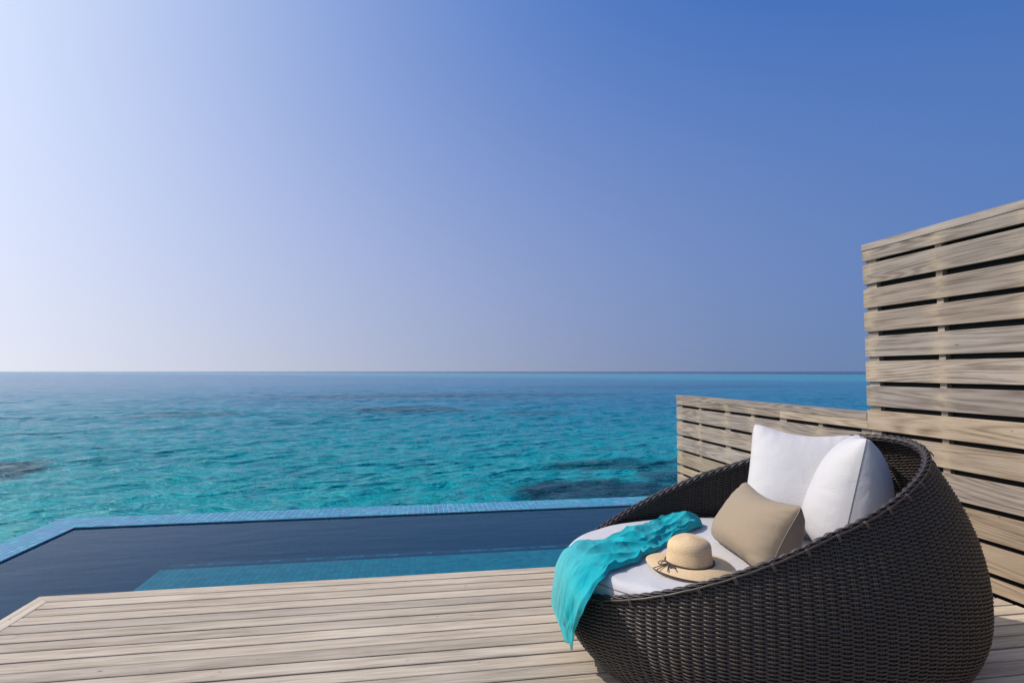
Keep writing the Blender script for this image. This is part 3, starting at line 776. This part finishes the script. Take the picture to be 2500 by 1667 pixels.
# ------------------------------------------------------------------ turquoise scarf
def scarf():
    A = [(1.605, 3.075, .497), (1.54, 3.19, .508), (1.40, 3.135, .505), (1.215, 3.035, .499), (1.03, 2.92, .497), (.91, 2.855, .496), (.81, 2.835, .493), (.735, 2.80, .478), (.684, 2.765, .42), (.666, 2.77, .33), (.664, 2.79, .24), (.668, 2.76, .19), (.674, 2.64, .15)]
    B = [(1.59, 3.03, .497), (1.46, 2.91, .500), (1.30, 2.80, .497), (1.17, 2.655, .496), (1.05, 2.555, .496), (.95, 2.475, .495), (.84, 2.405, .493), (.765, 2.345, .480), (.690, 2.255, .435), (.668, 2.285, .37), (.664, 2.34, .30), (.668, 2.40, .235), (.674, 2.45, .16)]
    A, B = np.array(A), np.array(B)
    def cr(P, t):
        out = []
        for x in t:
            i = min(int(x), len(P) - 2); f = x - i
            p0 = P[max(i - 1, 0)]; p1 = P[i]; p2 = P[i + 1]; p3 = P[min(i + 2, len(P) - 1)]
            out.append(.5 * ((2 * p1) + (-p0 + p2) * f + (2 * p0 - 5 * p1 + 4 * p2 - p3) * f * f + (-p0 + 3 * p1 - 3 * p2 + p3) * f ** 3))
        return np.array(out)
    ns, nt_ = 300, 150
    s = np.linspace(0, len(A) - 1, ns); a = cr(A, s); b = cr(B, s); t = np.linspace(0, 1, nt_)
    base = a[:, None] * (1 - t)[None, :, None] + b[:, None] * t[None, :, None]
    du = np.gradient(base, axis=0); dv = np.gradient(base, axis=1); nn = np.cross(du, dv); nn /= np.linalg.norm(nn, axis=-1)[..., None] + 1e-9
    if nn[100, 75, 2] < 0: nn = -nn
    SS, TT = np.meshgrid(s / (len(A) - 1), t, indexing='ij')
    top = np.clip((.58 - SS) / .1, 0, 1); hang = np.clip((SS - .52) / .12, 0, 1)
    bunch = np.exp(-((SS - .02) / .11) ** 2); sh = np.sin(np.pi * TT) ** .6
    h = np.zeros_like(SS)
    for i in range(ns):
        for j in range(nt_):
            x, y = base[i, j, 0], base[i, j, 1]; S_ = SS[i, j]; T_ = TT[i, j]
            v = Vector((x * 7, y * 7, .3)); wv_ = mnoise.noise_vector(v) * .5
            r1 = 1 - abs(mnoise.noise(Vector((S_ * 5 + wv_.x, T_ * 4.2 + S_ * 2.5 + wv_.y, 1.7))))      # ridged
            r2 = 1 - abs(mnoise.noise(Vector((x * 11 + wv_.x * 3, y * 15 + wv_.y * 3, 5.1))))
            r3 = mnoise.noise(Vector((x * 9 + wv_.y * 2, y * 12 + wv_.x * 2, 9.3)))
            r4 = 1 - abs(mnoise.noise(Vector((x * 19 + wv_.x * 4, y * 19 - x * 8 + wv_.y * 4, 3.3))))
            h[i, j] = (top[i, j] * .8 + .2 * (1 - hang[i, j])) * (max(r3, -.3) * .020 + r4 ** 3 * .0028) + top[i, j] * ((r1 ** 4) * .026 + (r2 ** 3) * .004 * (1 - .6 * top[i, j] * (S_ > .3)))
    pl_ = TT * 7.0 + .5 * np.sin(SS * 9 + TT * 3) + SS * 1.5
    hz_ = np.zeros_like(SS)
    for i in range(ns):
        for j in range(nt_):
            wv_ = mnoise.noise(Vector((SS[i, j] * 4, TT[i, j] * 3, 7.7)))
            hz_[i, j] = mnoise.noise(Vector((TT[i, j] * 11 + SS[i, j] * 5 + wv_ * 1.5, SS[i, j] * 3.0, 2.2))) * .010 + (1 - abs(mnoise.noise(Vector((TT[i, j] * 17 - SS[i, j] * 6 + wv_ * 2, SS[i, j] * 5, 4.4))))) ** 3 * .005
    fold = (.5 + .5 * np.cos(np.pi * pl_)) ** 1.6
    h += hang * (1 - .8 * np.clip((SS - .88) / .12, 0, 1)) * (hz_ + fold * .016 * (.15 + .85 * TT) + .0012 * np.sin(TT * 27 + SS * 10))
    h += bunch * sh * .040 + np.exp(-((SS - .10) / .05) ** 2) * sh * .012
    h += (1 - hang) * np.exp(-((TT - .97) / .02) ** 2) * .007 * (np.sin(SS * 90) * .4 + 1)
    h *= np.clip(np.minimum(TT, 1 - TT) / .03, 0.12, 1); h *= np.clip(SS / .09, .02, 1) ** .6
    edge_w = .010 * np.sin(SS * 34 + 1) + .006 * np.sin(SS * 71)
    off = (b - a)[:, None] / (np.linalg.norm(b - a, axis=1)[:, None, None])
    base = base + off * (edge_w * (1 - hang * .6) * (np.abs(TT - .5) * 2) ** 3)[..., None]
    V = base + nn * (h + .002)[..., None]
    # the hanging hem is uneven
    V[..., 2] += hang * np.clip((SS - .86) / .14, 0, 1) * (.010 * np.sin(TT * 9 + .6) + .003 * np.sin(TT * 25))
    me = mesh('scarf', V.reshape(-1, 3), grid_faces(ns, nt_)[:, ::-1].copy())
    at = me.attributes.new('pale', 'FLOAT', 'POINT')
    pale = np.clip((SS - .42) / .3, 0, 1) * np.clip(1.05 - TT * 1.5, 0, 1)
    at.data.foreach_set('value', pale.ravel().astype(np.float32))
    m = N('turquoise_voile'); tc = m.n('TexCoord').outputs['Object']
    for l in list(m.out.inputs['Surface'].links): m.t.links.remove(l)
    g = m.noise(tc, 420.0, 2, .6); st = m.noise(tc, 16.0, 4, .6)
    pf = m.n('Attribute', attribute_name='pale').outputs['Fac']
    c = m.mix(m.rmp(st, .35, .65, 0, 1), (.002, .41, .47), (.005, .53, .575))
    c = m.mix(m.math('MULTIPLY', pf, .85), c, (.20, .58, .59))
    c = m.mix(m.rmp(m.noise(tc, 7.0, 3, .6), .45, .7, 0, .45), c, (.10, .54, .56))
    nb = m.bump(m.math('ADD', m.math('MULTIPLY', g, .3), st), .3, .006)
    m.P(color=c, rough=.75, normal=nb, spec=.15); m.b.inputs['Sheen Weight'].default_value = .15
    tr = m.n('BsdfTranslucent'); m.set(tr.inputs[0], c); m.set(tr.inputs['Normal'], nb)
    mx = m.n('MixShader'); mx.inputs[0].default_value = .36; m.set(mx.inputs[1], m.b.outputs[0]); m.set(mx.inputs[2], tr.outputs[0])
    m.t.links.new(mx.outputs[0], m.out.inputs['Surface'])
    o = empty('scarf', (1.1, 2.8, .49), label='sheer turquoise scarf rumpled over the seat cushion and hanging over its front', cat='scarf')
    ob = link('cloth', me, m.m, o); sm = ob.modifiers.new('thickness', 'SOLIDIFY'); sm.thickness = .0012; sm.offset = 1
    hem = N('scarf_hem').P(color=(.002, .16, .19), rough=.8)
    VV, FF = tube(V[-2, :, :] + nn[-2] * .0015, .0013, 5); link('hem', mesh('hem', VV, FF), hem, o)
scarf()
